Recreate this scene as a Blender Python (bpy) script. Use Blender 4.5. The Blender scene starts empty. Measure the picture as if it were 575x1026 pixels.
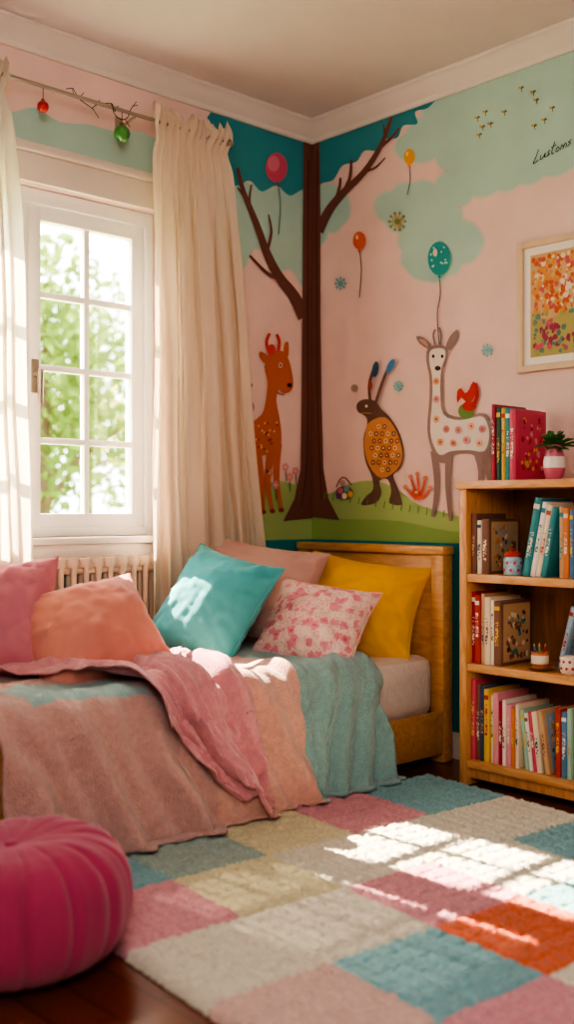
import bpy, bmesh, math, random
from math import sin, cos, pi, radians as R_
from mathutils import Vector, Matrix, noise
from mathutils.geometry import tessellate_polygon
random.seed(7)
COL = bpy.context.scene.collection
# ------------------------------------------------------------------ camera geometry
CAM = Vector((3.62, -3.53, 1.04)); FX, FY = -0.732, 0.681; RX, RY = 0.681, 0.732
FP, U0, V0 = 1062.0, 287.5, 510.0
def on_wall(u, v, wall, off=0.0):
    k = (u-U0)/FP; w = (V0-v)/FP
    if wall == 'back': t = (-CAM.y-off)/(FY+RY*k)
    else: t = (CAM.x-off)/(-(FX+RX*k))
    return Vector((CAM.x+t*(FX+RX*k), CAM.y+t*(FY+RY*k), CAM.z+t*w))
# ------------------------------------------------------------------ materials
def lin(h):
    h = h.lstrip('#'); c = [int(h[i:i+2], 16)/255 for i in (0, 2, 4)]
    return tuple(x/12.92 if x <= .04045 else ((x+.055)/1.055)**2.4 for x in c)+(1,)
MATS = {}
def mat(name, hexc, rough=.7, var=.08, vscale=6, bump=0, bscale=300, sheen=0, metal=0, coat=0, spec=.4, dist=.002):
    if name in MATS: return MATS[name]
    m = bpy.data.materials.new(name); m.use_nodes = True; nt = m.node_tree; b = nt.nodes['Principled BSDF']
    c = lin(hexc); tc = nt.nodes.new('ShaderNodeTexCoord'); n = nt.nodes.new('ShaderNodeTexNoise')
    n.inputs['Scale'].default_value = vscale; n.inputs['Detail'].default_value = 4
    nt.links.new(tc.outputs['Object'], n.inputs['Vector'])
    mx = nt.nodes.new('ShaderNodeMix'); mx.data_type = 'RGBA'
    mx.inputs['A'].default_value = tuple(x*(1-var*1.6) for x in c[:3])+(1,)
    mx.inputs['B'].default_value = tuple(min(1, x*(1+var*1.6)) for x in c[:3])+(1,)
    nt.links.new(n.outputs['Fac'], mx.inputs['Factor']); nt.links.new(mx.outputs['Result'], b.inputs['Base Color'])
    b.inputs['Roughness'].default_value = rough; b.inputs['Metallic'].default_value = metal
    b.inputs['Specular IOR Level'].default_value = spec
    b.inputs['Sheen Weight'].default_value = sheen; b.inputs['Sheen Roughness'].default_value = .5
    b.inputs['Coat Weight'].default_value = coat
    if bump:
        n2 = nt.nodes.new('ShaderNodeTexNoise'); n2.inputs['Scale'].default_value = bscale; n2.inputs['Detail'].default_value = 3
        nt.links.new(tc.outputs['Object'], n2.inputs['Vector'])
        bp = nt.nodes.new('ShaderNodeBump'); bp.inputs['Strength'].default_value = bump; bp.inputs['Distance'].default_value = dist
        nt.links.new(n2.outputs['Fac'], bp.inputs['Height']); nt.links.new(bp.outputs['Normal'], b.inputs['Normal'])
    MATS[name] = m; return m
def paint(h): return mat('paint_'+h.strip('#'), h, .8, .09, 4, .15, 60)
def lettered(c1, c2):
    name = 'lettering_'+c1.strip('#')+'_'+c2.strip('#')
    if name in MATS: return MATS[name]
    m = bpy.data.materials.new(name); m.use_nodes = True; nt = m.node_tree; b = nt.nodes['Principled BSDF']
    tc = nt.nodes.new('ShaderNodeTexCoord'); mp = nt.nodes.new('ShaderNodeMapping'); mp.inputs['Scale'].default_value = (1, 1, 1.2)
    v = nt.nodes.new('ShaderNodeTexNoise'); v.inputs['Scale'].default_value = 150; v.inputs['Detail'].default_value = 1
    cr = nt.nodes.new('ShaderNodeValToRGB'); cr.color_ramp.interpolation = 'CONSTANT'
    cr.color_ramp.elements[0].color = lin(c1); cr.color_ramp.elements[1].color = lin(c2); cr.color_ramp.elements[1].position = .53
    nt.links.new(tc.outputs['Object'], mp.inputs['Vector']); nt.links.new(mp.outputs['Vector'], v.inputs['Vector'])
    nt.links.new(v.outputs['Fac'], cr.inputs['Fac']); nt.links.new(cr.outputs['Color'], b.inputs['Base Color']); b.inputs['Roughness'].default_value = .5
    MATS[name] = m; return m
def wood(name, h1, h2, sx=1, sy=1, sz=1, rough=.4, coat=0):
    if name in MATS: return MATS[name]
    m = bpy.data.materials.new(name); m.use_nodes = True; nt = m.node_tree; b = nt.nodes['Principled BSDF']
    tc = nt.nodes.new('ShaderNodeTexCoord'); mp = nt.nodes.new('ShaderNodeMapping'); mp.inputs['Scale'].default_value = (sx, sy, sz)
    n = nt.nodes.new('ShaderNodeTexNoise'); n.inputs['Scale'].default_value = 6; n.inputs['Detail'].default_value = 8; n.inputs['Distortion'].default_value = 1.2
    cr = nt.nodes.new('ShaderNodeValToRGB'); cr.color_ramp.elements[0].position = .3; cr.color_ramp.elements[1].position = .7
    cr.color_ramp.elements[0].color = lin(h1); cr.color_ramp.elements[1].color = lin(h2)
    nt.links.new(tc.outputs['Object'], mp.inputs['Vector']); nt.links.new(mp.outputs['Vector'], n.inputs['Vector'])
    nt.links.new(n.outputs['Fac'], cr.inputs['Fac']); nt.links.new(cr.outputs['Color'], b.inputs['Base Color'])
    b.inputs['Roughness'].default_value = rough; b.inputs['Coat Weight'].default_value = coat
    MATS[name] = m; return m
def floor_mat():
    m = bpy.data.materials.new('floor_planks'); m.use_nodes = True; nt = m.node_tree; b = nt.nodes['Principled BSDF']
    tc = nt.nodes.new('ShaderNodeTexCoord')
    br = nt.nodes.new('ShaderNodeTexBrick'); br.inputs['Scale'].default_value = 1; br.inputs['Brick Width'].default_value = 1.1
    br.inputs['Row Height'].default_value = .11; br.inputs['Mortar Size'].default_value = .0025; br.offset = .37
    br.inputs['Color1'].default_value = lin('#74381d'); br.inputs['Color2'].default_value = lin('#8a4a29'); br.inputs['Mortar'].default_value = lin('#2a1209')
    mp = nt.nodes.new('ShaderNodeMapping'); mp.inputs['Scale'].default_value = (1.5, 22, 1)
    n = nt.nodes.new('ShaderNodeTexNoise'); n.inputs['Scale'].default_value = 3; n.inputs['Detail'].default_value = 8; n.inputs['Distortion'].default_value = .8
    nt.links.new(tc.outputs['Object'], br.inputs['Vector']); nt.links.new(tc.outputs['Object'], mp.inputs['Vector']); nt.links.new(mp.outputs['Vector'], n.inputs['Vector'])
    mx = nt.nodes.new('ShaderNodeMix'); mx.data_type = 'RGBA'; mx.blend_type = 'MULTIPLY'; mx.inputs['Factor'].default_value = .55
    cr = nt.nodes.new('ShaderNodeValToRGB'); cr.color_ramp.elements[0].color = (.35, .3, .28, 1); cr.color_ramp.elements[1].color = (1.15, 1.1, 1.05, 1)
    nt.links.new(n.outputs['Fac'], cr.inputs['Fac']); nt.links.new(br.outputs['Color'], mx.inputs['A']); nt.links.new(cr.outputs['Color'], mx.inputs['B'])
    nt.links.new(mx.outputs['Result'], b.inputs['Base Color']); b.inputs['Roughness'].default_value = .28; b.inputs['Coat Weight'].default_value = .3
    bp = nt.nodes.new('ShaderNodeBump'); bp.inputs['Strength'].default_value = .25; bp.inputs['Distance'].default_value = .002
    nt.links.new(n.outputs['Fac'], bp.inputs['Height']); nt.links.new(bp.outputs['Normal'], b.inputs['Normal'])
    return m
def cloth(name, hexc, trans=.45, transp=0):
    m = bpy.data.materials.new(name); m.use_nodes = True; nt = m.node_tree; nt.nodes.remove(nt.nodes['Principled BSDF'])
    out = [n for n in nt.nodes if n.type == 'OUTPUT_MATERIAL'][0]
    d = nt.nodes.new('ShaderNodeBsdfDiffuse'); t = nt.nodes.new('ShaderNodeBsdfTranslucent'); mx = nt.nodes.new('ShaderNodeMixShader')
    d.inputs[0].default_value = lin(hexc); t.inputs[0].default_value = lin(hexc); mx.inputs[0].default_value = trans
    nt.links.new(d.outputs[0], mx.inputs[1]); nt.links.new(t.outputs[0], mx.inputs[2]); last = mx
    if transp:
        tr = nt.nodes.new('ShaderNodeBsdfTransparent'); m2 = nt.nodes.new('ShaderNodeMixShader'); m2.inputs[0].default_value = transp
        nt.links.new(last.outputs[0], m2.inputs[1]); nt.links.new(tr.outputs[0], m2.inputs[2]); last = m2
    nt.links.new(last.outputs[0], out.inputs[0]); MATS[name] = m; return m
def glass():
    m = bpy.data.materials.new('window_glass'); m.use_nodes = True; nt = m.node_tree; nt.nodes.remove(nt.nodes['Principled BSDF'])
    out = [n for n in nt.nodes if n.type == 'OUTPUT_MATERIAL'][0]
    t = nt.nodes.new('ShaderNodeBsdfTransparent'); g = nt.nodes.new('ShaderNodeBsdfGlossy'); g.inputs['Roughness'].default_value = .02
    mx = nt.nodes.new('ShaderNodeMixShader'); mx.inputs[0].default_value = .04
    nt.links.new(t.outputs[0], mx.inputs[1]); nt.links.new(g.outputs[0], mx.inputs[2]); nt.links.new(mx.outputs[0], out.inputs[0]); return m
def floral():
    m = bpy.data.materials.new('floral_print'); m.use_nodes = True; nt = m.node_tree; b = nt.nodes['Principled BSDF']
    tc = nt.nodes.new('ShaderNodeTexCoord'); v = nt.nodes.new('ShaderNodeTexVoronoi'); v.inputs['Scale'].default_value = 24
    n = nt.nodes.new('ShaderNodeTexNoise'); n.inputs['Scale'].default_value = 45; n.inputs['Detail'].default_value = 4
    ad = nt.nodes.new('ShaderNodeMix'); ad.data_type = 'RGBA'; ad.blend_type = 'ADD'; ad.inputs['Factor'].default_value = .045
    nt.links.new(tc.outputs['Object'], ad.inputs['A']); nt.links.new(n.outputs['Color'], ad.inputs['B']); nt.links.new(ad.outputs['Result'], v.inputs['Vector'])
    nt.links.new(tc.outputs['Object'], n.inputs['Vector'])
    cr = nt.nodes.new('ShaderNodeValToRGB'); cr.color_ramp.interpolation = 'CONSTANT'; e = cr.color_ramp.elements
    e[0].position = 0; e[0].color = lin('#dc7482'); e[1].position = .15; e[1].color = lin('#eb95a0')
    for p, c in ((.38, '#efaab0'), (.48, '#f6d6cc'), (.62, '#e6b9a6'), (.69, '#f6d6cc')):
        x = e.new(p); x.color = lin(c)
    nt.links.new(v.outputs['Distance'], cr.inputs['Fac']); nt.links.new(cr.outputs['Color'], b.inputs['Base Color']); b.inputs['Roughness'].default_value = .85
    return m
# ------------------------------------------------------------------ object helpers
def link(name, me, parent=None, loc=None):
    o = bpy.data.objects.new(name, me); COL.objects.link(o)
    if parent: o.parent = parent
    if loc is not None: o.location = loc
    return o
def obj(name, bm, m, parent=None, loc=None, smooth=True, shift=None, label=None):
    me = bpy.data.meshes.new(name)
    if shift is not None: bmesh.ops.translate(bm, verts=bm.verts, vec=-Vector(shift))
    bmesh.ops.recalc_face_normals(bm, faces=bm.faces)
    bm.to_mesh(me); bm.free()
    for x in (m if isinstance(m, (list, tuple)) else [m]): me.materials.append(x)
    if smooth:
        for p in me.polygons: p.use_smooth = True
        try: me.set_sharp_from_angle(angle=R_(40))
        except Exception: pass
    o = link(name, me, parent, shift if shift is not None else loc)
    if label: o['label'] = label
    return o
def thing(name, label, cat, loc=(0, 0, 0), rotz=0, group=None):
    o = bpy.data.objects.new(name, None); COL.objects.link(o); o.location = loc; o.rotation_euler = (0, 0, rotz)
    o.empty_display_size = .1; o['label'] = label; o['category'] = cat
    if group: o['group'] = group
    return o
def tag(o, label, cat, group=None):
    o['label'] = label; o['category'] = cat
    if group: o['group'] = group
    return o
def struct(o): o['kind'] = 'structure'; return o
def BM(): return bmesh.new()
def box(bm, x0, x1, y0, y1, z0, z1, bev=0, mi=0, M=None):
    if x0 > x1: x0, x1 = x1, x0
    if y0 > y1: y0, y1 = y1, y0
    r = bmesh.ops.create_cube(bm, size=1); vs = r['verts']
    bmesh.ops.scale(bm, vec=(x1-x0, y1-y0, z1-z0), verts=vs)
    bmesh.ops.translate(bm, vec=((x0+x1)/2, (y0+y1)/2, (z0+z1)/2), verts=vs)
    fs = set(f for v in vs for f in v.link_faces)
    if bev:
        es = list(set(e for v in vs for e in v.link_edges))
        rr = bmesh.ops.bevel(bm, geom=es, offset=bev, segments=2, affect='EDGES', profile=.5)
        fs = set(rr['faces']) | set(f for f in fs if f.is_valid); vs = list(set(v for f in fs for v in f.verts))
    for f in fs: f.material_index = mi
    if M: bmesh.ops.transform(bm, matrix=M, verts=vs)
    return vs
def tube(bm, pts, r, seg=8, mi=0, closed=False):
    pts = [Vector(p) for p in pts]; n = len(pts); rings = []
    for i, p in enumerate(pts):
        a = pts[(i-1) % n] if (closed or i > 0) else p; b = pts[(i+1) % n] if (closed or i < n-1) else p
        d = (b-a).normalized(); ref = Vector((0, 0, 1)) if abs(d.z) < .9 else Vector((1, 0, 0))
        s = d.cross(ref).normalized(); t = s.cross(d); rr = r[i] if isinstance(r, (list, tuple)) else r
        rings.append([bm.verts.new(p+(s*cos(2*pi*j/seg)+t*sin(2*pi*j/seg))*rr) for j in range(seg)])
    for i in range(n if closed else n-1):
        A, B = rings[i], rings[(i+1) % n]
        for j in range(seg):
            f = bm.faces.new((A[j], A[(j+1) % seg], B[(j+1) % seg], B[j])); f.material_index = mi
    if not closed:
        for rg in (rings[0], rings[-1]):
            f = bm.faces.new(rg); f.material_index = mi
def lathe(bm, prof, seg=32, mi=0, c=(0, 0, 0), rf=None):
    rings = []
    for r, z in prof:
        if r < 1e-5: rings.append([bm.verts.new((c[0], c[1], c[2]+z))])
        else: rings.append([bm.verts.new((c[0]+r*(rf(2*pi*j/seg, z) if rf else 1)*cos(2*pi*j/seg), c[1]+r*(rf(2*pi*j/seg, z) if rf else 1)*sin(2*pi*j/seg), c[2]+z)) for j in range(seg)])
    for A, B in zip(rings, rings[1:]):
        for j in range(seg):
            k = (j+1) % seg
            if len(A) == 1 and len(B) == 1: continue
            if len(A) == 1: f = bm.faces.new((A[0], B[j], B[k]))
            elif len(B) == 1: f = bm.faces.new((A[j], A[k], B[0]))
            else: f = bm.faces.new((A[j], A[k], B[k], B[j]))
            f.material_index = mi
def grid(bm, fn, nu, nv, mi=None):
    V = [[bm.verts.new(fn(i/nu, j/nv)) for j in range(nv+1)] for i in range(nu+1)]
    for i in range(nu):
        for j in range(nv):
            f = bm.faces.new((V[i][j], V[i+1][j], V[i+1][j+1], V[i][j+1]))
            if mi: f.material_index = mi((i+.5)/nu, (j+.5)/nv)
    return V
def fbm(x, y, z=0, o=3): return noise.fractal(Vector((x, y, z)), 1.0, 2.0, o)
# ------------------------------------------------------------------ ROOM
W, H = 4.6, 2.86
OY0, OY1, OZ0, OZ1 = -2.12, -.90, .93, 2.28      # window opening
white = mat('white_trim', '#efe8df', .45, .03)
bm = BM(); box(bm, -.2, W+.2, -W-.2, .2, -.1, 0); struct(obj('floor', bm, floor_mat(), smooth=False))
bm = BM(); box(bm, -.2, W+.2, -W-.2, .2, H, H+.1); struct(obj('ceiling', bm, mat('ceiling_paint', '#e6dad6', .9, .03), smooth=False))
PEACH = '#f1d2c9'; DADO = '#22868c'; MINT = '#b6d6ca'; TEALF = '#3f99a2'; GRASS = '#a8c17e'; SOFT = '#d5d5c9'
plain = mat('plain_wall', '#dccbc2', .8, .04)
bm = BM(); box(bm, 0, W+.2, 0, .2, 0, H); wb = struct(obj('wall_back', bm, paint(PEACH), smooth=False))
bm = BM()
box(bm, -.2, 0, -W, 0, 0, OZ0); box(bm, -.2, 0, -W, 0, OZ1, H); box(bm, -.2, 0, OY1, 0, OZ0, OZ1); box(bm, -.2, 0, -W, OY0, OZ0, OZ1)
wl = struct(obj('wall_left', bm, paint(PEACH), smooth=False))
bm = BM(); box(bm, W, W+.2, -W, 0, 0, H); struct(obj('wall_right', bm, plain, smooth=False))
bm = BM(); box(bm, 0, W, -W-.2, -W, 0, H); struct(obj('wall_front', bm, plain, smooth=False))
def profile_run(bm, prof, p0, p1, wall):
    A = []; B = []
    for d, z in prof:
        if wall == 'back': A.append(bm.verts.new((p0, -d, z))); B.append(bm.verts.new((p1, -d, z)))
        else: A.append(bm.verts.new((d, p0, z))); B.append(bm.verts.new((d, p1, z)))
    n = len(prof)
    for i in range(n): bm.faces.new((A[i], A[(i+1) % n], B[(i+1) % n], B[i]))
    bm.faces.new(A); bm.faces.new(B)
crown = [(0, H), (.085, H), (.085, H-.012), (.07, H-.018), (.058, H-.035), (.036, H-.055), (.022, H-.066), (.02, H-.078), (.012, H-.085), (0, H-.085)]
crown = [(d, z-.0005) for d, z in crown]
cm = mat('crown_white', '#eadfd6', .6, .03)
bm = BM(); profile_run(bm, crown, 0, W, 'back'); struct(obj('trim_1', bm, cm))
bm = BM(); profile_run(bm, crown, -W, 0, 'left'); struct(obj('trim_2', bm, cm))
bb = [(0, .001), (.018, .001), (.018, .085), (.013, .1), (.006, .108), (0, .11)]
bm = BM(); profile_run(bm, bb, 0, W, 'back'); struct(obj('baseboard_back', bm, white))
bm = BM(); profile_run(bm, bb, -W, 0, 'left'); struct(obj('baseboard_left', bm, white))
# ------------------------------------------------------------------ WINDOW
win = bpy.data.objects.new('window_1', None); COL.objects.link(win); win.location = (0, -1.51, OZ0); struct(win)
WL = Vector((0, -1.51, OZ0))
def wobj(name, bm, m, parent=None, **k):
    bmesh.ops.translate(bm, verts=bm.verts, vec=-WL); return obj(name, bm, m, parent or win, **k)
wf = mat('window_white', '#f6f2ec', .35, .02)
bm = BM()
box(bm, -.16, -.03, OY0+.001, OY0+.04, OZ0+.001, OZ1-.001, .003); box(bm, -.16, -.03, OY1-.04, OY1-.001, OZ0+.001, OZ1-.001, .003)
box(bm, -.158, -.032, OY0+.038, OY1-.038, OZ1-.06, OZ1-.002, .003); box(bm, -.158, -.032, OY0+.038, OY1-.038, OZ0+.002, OZ0+.035, .003)
box(bm, -.14, -.045, -1.54, -1.48, OZ0+.03, OZ1-.055, .004)
wobj('window_frame', bm, wf)
bm = BM()
box(bm, .0005, .02, OY0-.1, OY0, OZ0, OZ1+.001, .003); box(bm, .0005, .02, OY1, OY1+.09, OZ0, OZ1+.001, .003)
box(bm, .0005, .024, OY0-.1, OY1+.09, OZ1+.001, OZ1+.11, .003); box(bm, .0005, .045, OY0-.12, OY1+.11, OZ1+.111, OZ1+.135, .005); box(bm, .0005, .03, OY0-.11, OY1+.1, OZ1+.136, OZ1+.15, .004)
wobj('casing', bm, mat('casing_cream', '#ecdfd2', .5, .03))
bm = BM(); box(bm, -.03, .05, OY0-.12, OY1+.06, OZ0-.028, OZ0, .006); box(bm, .0005, .02, OY0-.1, OY1+.05, OZ0-.085, OZ0-.029, .004)
wobj('window_sill', bm, white)
gm = glass()
for k, (A, B) in enumerate(((-1.481, OY1-.039), (OY0+.039, -1.539))):
    bm = BM(); z0, z1 = OZ0+.034, OZ1-.059; s = .058; X0, X1 = -.1, -.05
    box(bm, X0, X1, A, A+s, z0, z1, .004); box(bm, X0, X1, B-s, B, z0, z1, .004)
    box(bm, X0+.001, X1-.001, A+s-.003, B-s+.003, z0, z0+s, .004); box(bm, X0+.001, X1-.001, A+s-.003, B-s+.003, z1-s, z1, .004)
    box(bm, X0+.01, X1-.008, (A+B)/2-.012, (A+B)/2+.012, z0+s-.004, z1-s+.004, .002)
    for i in (1, 2, 3):
        z = z0+s+(z1-z0-2*s)*i/4; box(bm, X0+.011, X1-.009, A+s-.004, B-s+.004, z-.012, z+.012, .002)
    sash = wobj('sash', bm, wf)
    bm = BM(); box(bm, -.077, -.073, A+.02, B-.02, z0+.02, z1-.02); o = wobj('glass_pane', bm, gm, sash, smooth=False)
    bm = BM(); ym = A+.03 if k == 0 else B-.03
    box(bm, -.0495, -.040, ym-.016, ym+.016, 1.49, 1.62, .004); tube(bm, [(-.045, ym, 1.56), (-.005, ym, 1.56)], .011, 12); tube(bm, [(-.004, ym, 1.575), (-.004, ym, 1.48), (-.008, ym+.004, 1.44)], [.013, .011, .009], 12)
    wobj('window_handle', bm, mat('handle_metal', '#9d9186', .3, .02, metal=.5), sash)
# ------------------------------------------------------------------ MURAL (paint on the two walls)
def catmull(P, n=6, closed=True):
    out = []; N = len(P)
    for i in range(N if closed else N-1):
        if closed: p0, p1, p2, p3 = P[i-1], P[i], P[(i+1) % N], P[(i+2) % N]
        else: p0, p1, p2, p3 = P[max(i-1, 0)], P[i], P[i+1], P[min(i+2, N-1)]
        for j in range(n):
            t = j/n
            out.append(tuple(.5*((2*p1[c])+(-p0[c]+p2[c])*t+(2*p0[c]-5*p1[c]+4*p2[c]-p3[c])*t*t+(-p0[c]+3*p1[c]-3*p2[c]+p3[c])*t**3) for c in (0, 1)))
    if not closed: out.append(P[-1])
    return out
class Mural:
    def __init__(s, wall, base): s.wall = wall; s.bm = BM(); s.mats = []; s.off = base
    def mi(s, h):
        if h not in s.mats: s.mats.append(h)
        return s.mats.index(h)
    def poly(s, P, h, sm=0):
        if sm: P = catmull(P, sm)
        s.off += .0002
        pts = [on_wall(u, v, s.wall, s.off) for u, v in P]
        vs = [s.bm.verts.new(p) for p in pts]
        p2 = [Vector((p.x if s.wall == 'back' else p.y, p.z, 0)) for p in pts]
        i = s.mi(h)
        for t in tessellate_polygon([p2]):
            try: f = s.bm.faces.new([vs[q] for q in t]); f.material_index = i
            except ValueError: pass
    def ell(s, u, v, a, b, h, rot=0, n=20, wob=0):
        s.poly([(u+a*cos(t)*cos(rot)-b*sin(t)*sin(rot), v+a*cos(t)*sin(rot)+b*sin(t)*cos(rot)) for t in [2*pi*i/n for i in range(n)]], h)
    def line(s, P, w, h, sm=4):
        if sm and len(P) > 2: P = catmull(P, sm, False)
        n = len(P); L = []; Rr = []
        for i in range(n):
            a = P[max(i-1, 0)]; b = P[min(i+1, n-1)]; dx, dy = b[0]-a[0], b[1]-a[1]; d = math.hypot(dx, dy) or 1
            ww = (w[0]+(w[1]-w[0])*i/(n-1) if isinstance(w, tuple) else w)/2
            L.append((P[i][0]-dy/d*ww, P[i][1]+dx/d*ww)); Rr.append((P[i][0]+dy/d*ww, P[i][1]-dx/d*ww))
        s.off += .0002; i0 = s.mi(h)
        A = [s.bm.verts.new(on_wall(*p, s.wall, s.off)) for p in L]; B = [s.bm.verts.new(on_wall(*p, s.wall, s.off)) for p in Rr]
        for i in range(n-1):
            f = s.bm.faces.new((A[i], A[i+1], B[i+1], B[i])); f.material_index = i0
    def done(s, name, label=None):
        return obj(name, s.bm, [paint(h) for h in s.mats], wb if s.wall == 'back' else wl, smooth=False, label=label)
zd = .897
def wrect(m, a, b, z0, z1, h):
    m.off += .00025; i = m.mi(h)
    P = [(a, -m.off, z0), (b, -m.off, z0), (b, -m.off, z1), (a, -m.off, z1)] if m.wall == 'back' else [(m.off, a, z0), (m.off, b, z0), (m.off, b, z1), (m.off, a, z1)]
    f = m.bm.faces.new([m.bm.verts.new(p) for p in P]); f.material_index = i
def scal(P, amp, k=3):
    out = []
    for (a, b) in zip(P, P[1:]):
        dx, dy = b[0]-a[0], b[1]-a[1]; L = math.hypot(dx, dy) or 1
        for i in range(8):
            t = i/8; w = abs(sin(pi*t))*amp; out.append((a[0]+dx*t+dy/L*w, a[1]+dy*t-dx/L*w))
    out.append(P[-1]); return out
m = Mural('back', .0005)
edge = [(431, 100), (424, 118), (408, 134), (396, 150), (412, 160), (436, 157), (452, 172), (436, 186), (414, 184), (392, 192), (376, 204), (386, 222), (402, 232), (404, 252), (408, 270), (428, 281), (448, 276), (462, 264), (480, 252), (480, 232), (462, 222), (456, 206), (474, 196), (498, 190), (520, 184), (545, 176), (575, 166), (610, 160)]
se = scal(edge[::-1], 3.5)
m.line(se, 6, '#e2d5cc', 0); m.line(se, 3, SOFT, 0); m.poly(se+[(431, 90), (610, 10)], MINT)
e2 = scal([(318, 246), (328, 232), (342, 226), (350, 208), (340, 190), (325, 186)], -3)
m.line(e2, 5, '#e2d5cc', 0); m.line(e2, 3, SOFT, 0); m.poly(e2+[(313, 186), (313, 250)], MINT)
m.poly([(313, 143), (431, 96), (429, 108), (416, 112), (418, 124), (404, 126), (398, 138), (384, 140), (380, 151), (365, 151), (357, 162), (343, 166), (334, 180), (322, 184), (313, 192)], TEALF, 4)
m.poly([(313, 500), (332, 494), (352, 484), (378, 482), (400, 492), (418, 505), (440, 512), (470, 520), (520, 524), (575, 527), (640, 530), (640, 556), (470, 546), (313, 540)], GRASS, 3)
m.poly([(313, 518), (345, 520), (400, 522), (450, 532), (520, 536), (520, 550), (313, 545)], '#93b36c', 3)
wrect(m, 0, W, 0, zd, DADO)
m.done('painted_landscape', 'mural paint: teal foliage, mint clouds, green hill and teal lower wall')
m = Mural('left', .0005)
m.poly([(-20, 105), (10, 112), (35, 108), (60, 122), (90, 125), (120, 133), (140, 132), (165, 150), (170, 200), (-20, 150)], MINT, 4)
e3 = [(313, 288), (303, 286), (292, 270), (278, 270), (268, 252), (252, 250), (244, 268), (228, 262), (200, 270)]
m.line(catmull(e3, 4, False), 4, SOFT, 0)
m.poly([(200, 180), (230, 178), (250, 184), (280, 189), (313, 192)]+e3, MINT, 4)
m.poly([(215, 107), (313, 142), (313, 192), (303, 190), (290, 196), (277, 186), (262, 192), (250, 181), (236, 186), (215, 172)], TEALF, 4)
m.poly([(200, 486), (250, 492), (275, 482), (300, 487), (313, 496), (313, 542), (200, 546)], GRASS, 3)
wrect(m, -W, 0, 0, zd, DADO)
m.done('painted_landscape')
BR = '#805449'; BRD = '#693f39'
m = Mural('back', .006)
m.poly([(313, 143), (320, 141), (321, 215), (321, 320), (322, 400), (324, 470), (329, 500), (340, 521), (313, 518)], BR)
m.line([(319, 232), (330, 210), (345, 192), (365, 172), (382, 145), (392, 118)], (10, 3), BR)
m.line([(342, 196), (350, 180), (352, 160)], (5, 2), BR); m.line([(335, 205), (340, 188), (341, 178)], (4, 2), BR)
m.line([(380, 148), (392, 138), (400, 128)], (4, 1.5), BR); m.line([(386, 136), (384, 124)], (3, 1.5), BR); m.line([(364, 172), (376, 168), (386, 158)], (3, 1.2), BR)
m.line([(318, 150), (317, 250), (318, 400), (322, 500)], 1.2, BRD)
m.done('painted_tree', 'brown tree painted around the corner')
m = Mural('left', .006)
m.poly([(304, 141), (313, 144), (313, 519), (284, 522), (295, 500), (301, 470), (302, 400), (303, 300)], BR)
m.line([(305, 318), (294, 296), (280, 278), (268, 255), (256, 222), (244, 192), (238, 168)], (13, 3), BR)
m.line([(282, 280), (268, 274), (250, 256)], (5, 2), BR); m.line([(258, 226), (250, 205), (252, 185)], (4, 1.5), BR); m.line([(246, 198), (238, 188)], (3, 1.5), BR); m.line([(268, 250), (272, 232), (269, 215)], (3.5, 1.2), BR)
m.line([(309, 160), (308, 300), (308, 450), (302, 508)], 1.4, BRD)
m.done('painted_tree')
D = '#c6704b'; DD = '#93452d'; RED = '#d4483c'
m = Mural('left', .006)
for P in ([(252, 448), (251, 480), (257, 514)], [(258, 455), (262, 484), (264, 513)], [(272, 450), (268, 482), (273, 512)], [(278, 445), (277, 480), (282, 511)]): m.line(P, (9, 3), D); m.ell(P[-1][0], P[-1][1], 2.8, 2.2, DD)
m.poly([(270, 356), (277, 351), (286, 354), (291, 366), (294, 384), (291, 392), (284, 394), (279, 390), (277, 402), (280, 418), (282, 434), (281, 450), (276, 458), (265, 456), (252, 459), (246, 446), (247, 428), (257, 420), (264, 412), (267, 396), (268, 382), (265, 368)], D, 3)
m.poly([(268, 366), (260, 358), (261, 352), (270, 358)], D, 2); m.poly([(284, 356), (285, 344), (289, 343), (289, 357)], D, 2)
m.line([(271, 356), (267, 344), (270, 334)], 3, RED); m.line([(279, 352), (280, 342), (277, 335)], 3, RED); m.ell(272, 350, 4, 5, RED)
m.ell(281, 366, 1.8, 2.6, '#f2e6d8'); m.ell(281, 366, 1, 1.6, '#20130f'); m.ell(290, 386, 2.6, 2.2, '#3c1a12')
for i in range(32):
    m.ell(250+random.random()*28, 422+random.random()*32, 1.1, 1.3, DD if i % 2 else '#f0b98c', n=8)
m.line([(277, 392), (279, 394), (285, 396)], 1, DD)
m.done('painted_deer', 'red-brown deer with red antlers')
m = Mural('left', .006)
m.line([(246, 414), (247, 396), (243, 384)], 1.6, '#7b5a62'); m.ell(250, 408, 5, 6, '#c98f9b'); m.ell(243, 395, 4, 5, '#d59aa2'); m.ell(249, 386, 4, 3, '#6f8d62')
m.done('painted_sprig')
m = Mural('left', .006); m.ell(277, 168, 11, 15, '#d0647e'); m.ell(274, 164, 6, 8, '#dc8094'); m.line([(278, 182), (281, 205), (279, 235)], .8, '#5f6a62'); m.done('painted_balloon', 'round pink balloon on the teal foliage')
m = Mural('left', .006)
for (u, v) in ((270, 474), (286, 468), (276, 486), (290, 478), (248, 480), (296, 472)):
    m.line([(u, v), (u+1, v+14)], 1, '#5d7f3b', 0)
    for a in range(5): m.ell(u+2*cos(a*1.26), v+2.6*sin(a*1.26), 1.6, 1.9, '#e09aa8', n=8)
    m.ell(u, v, 1.2, 1.4, '#f4d27a', n=8)
m.done('painted_flowers')
m = Mural('back', .006); K = '#7b5d53'; OR = '#dd9a66'
m.poly([(358, 404), (366, 400), (376, 402), (382, 410), (392, 420), (401, 436), (405, 456), (401, 470), (394, 476), (398, 488), (402, 500), (402, 506), (390, 504), (392, 492), (388, 480), (380, 482), (382, 494), (376, 504), (362, 506), (366, 498), (374, 490), (372, 476), (366, 462), (364, 440), (368, 424), (366, 417), (358, 412)], K, 3)
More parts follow.
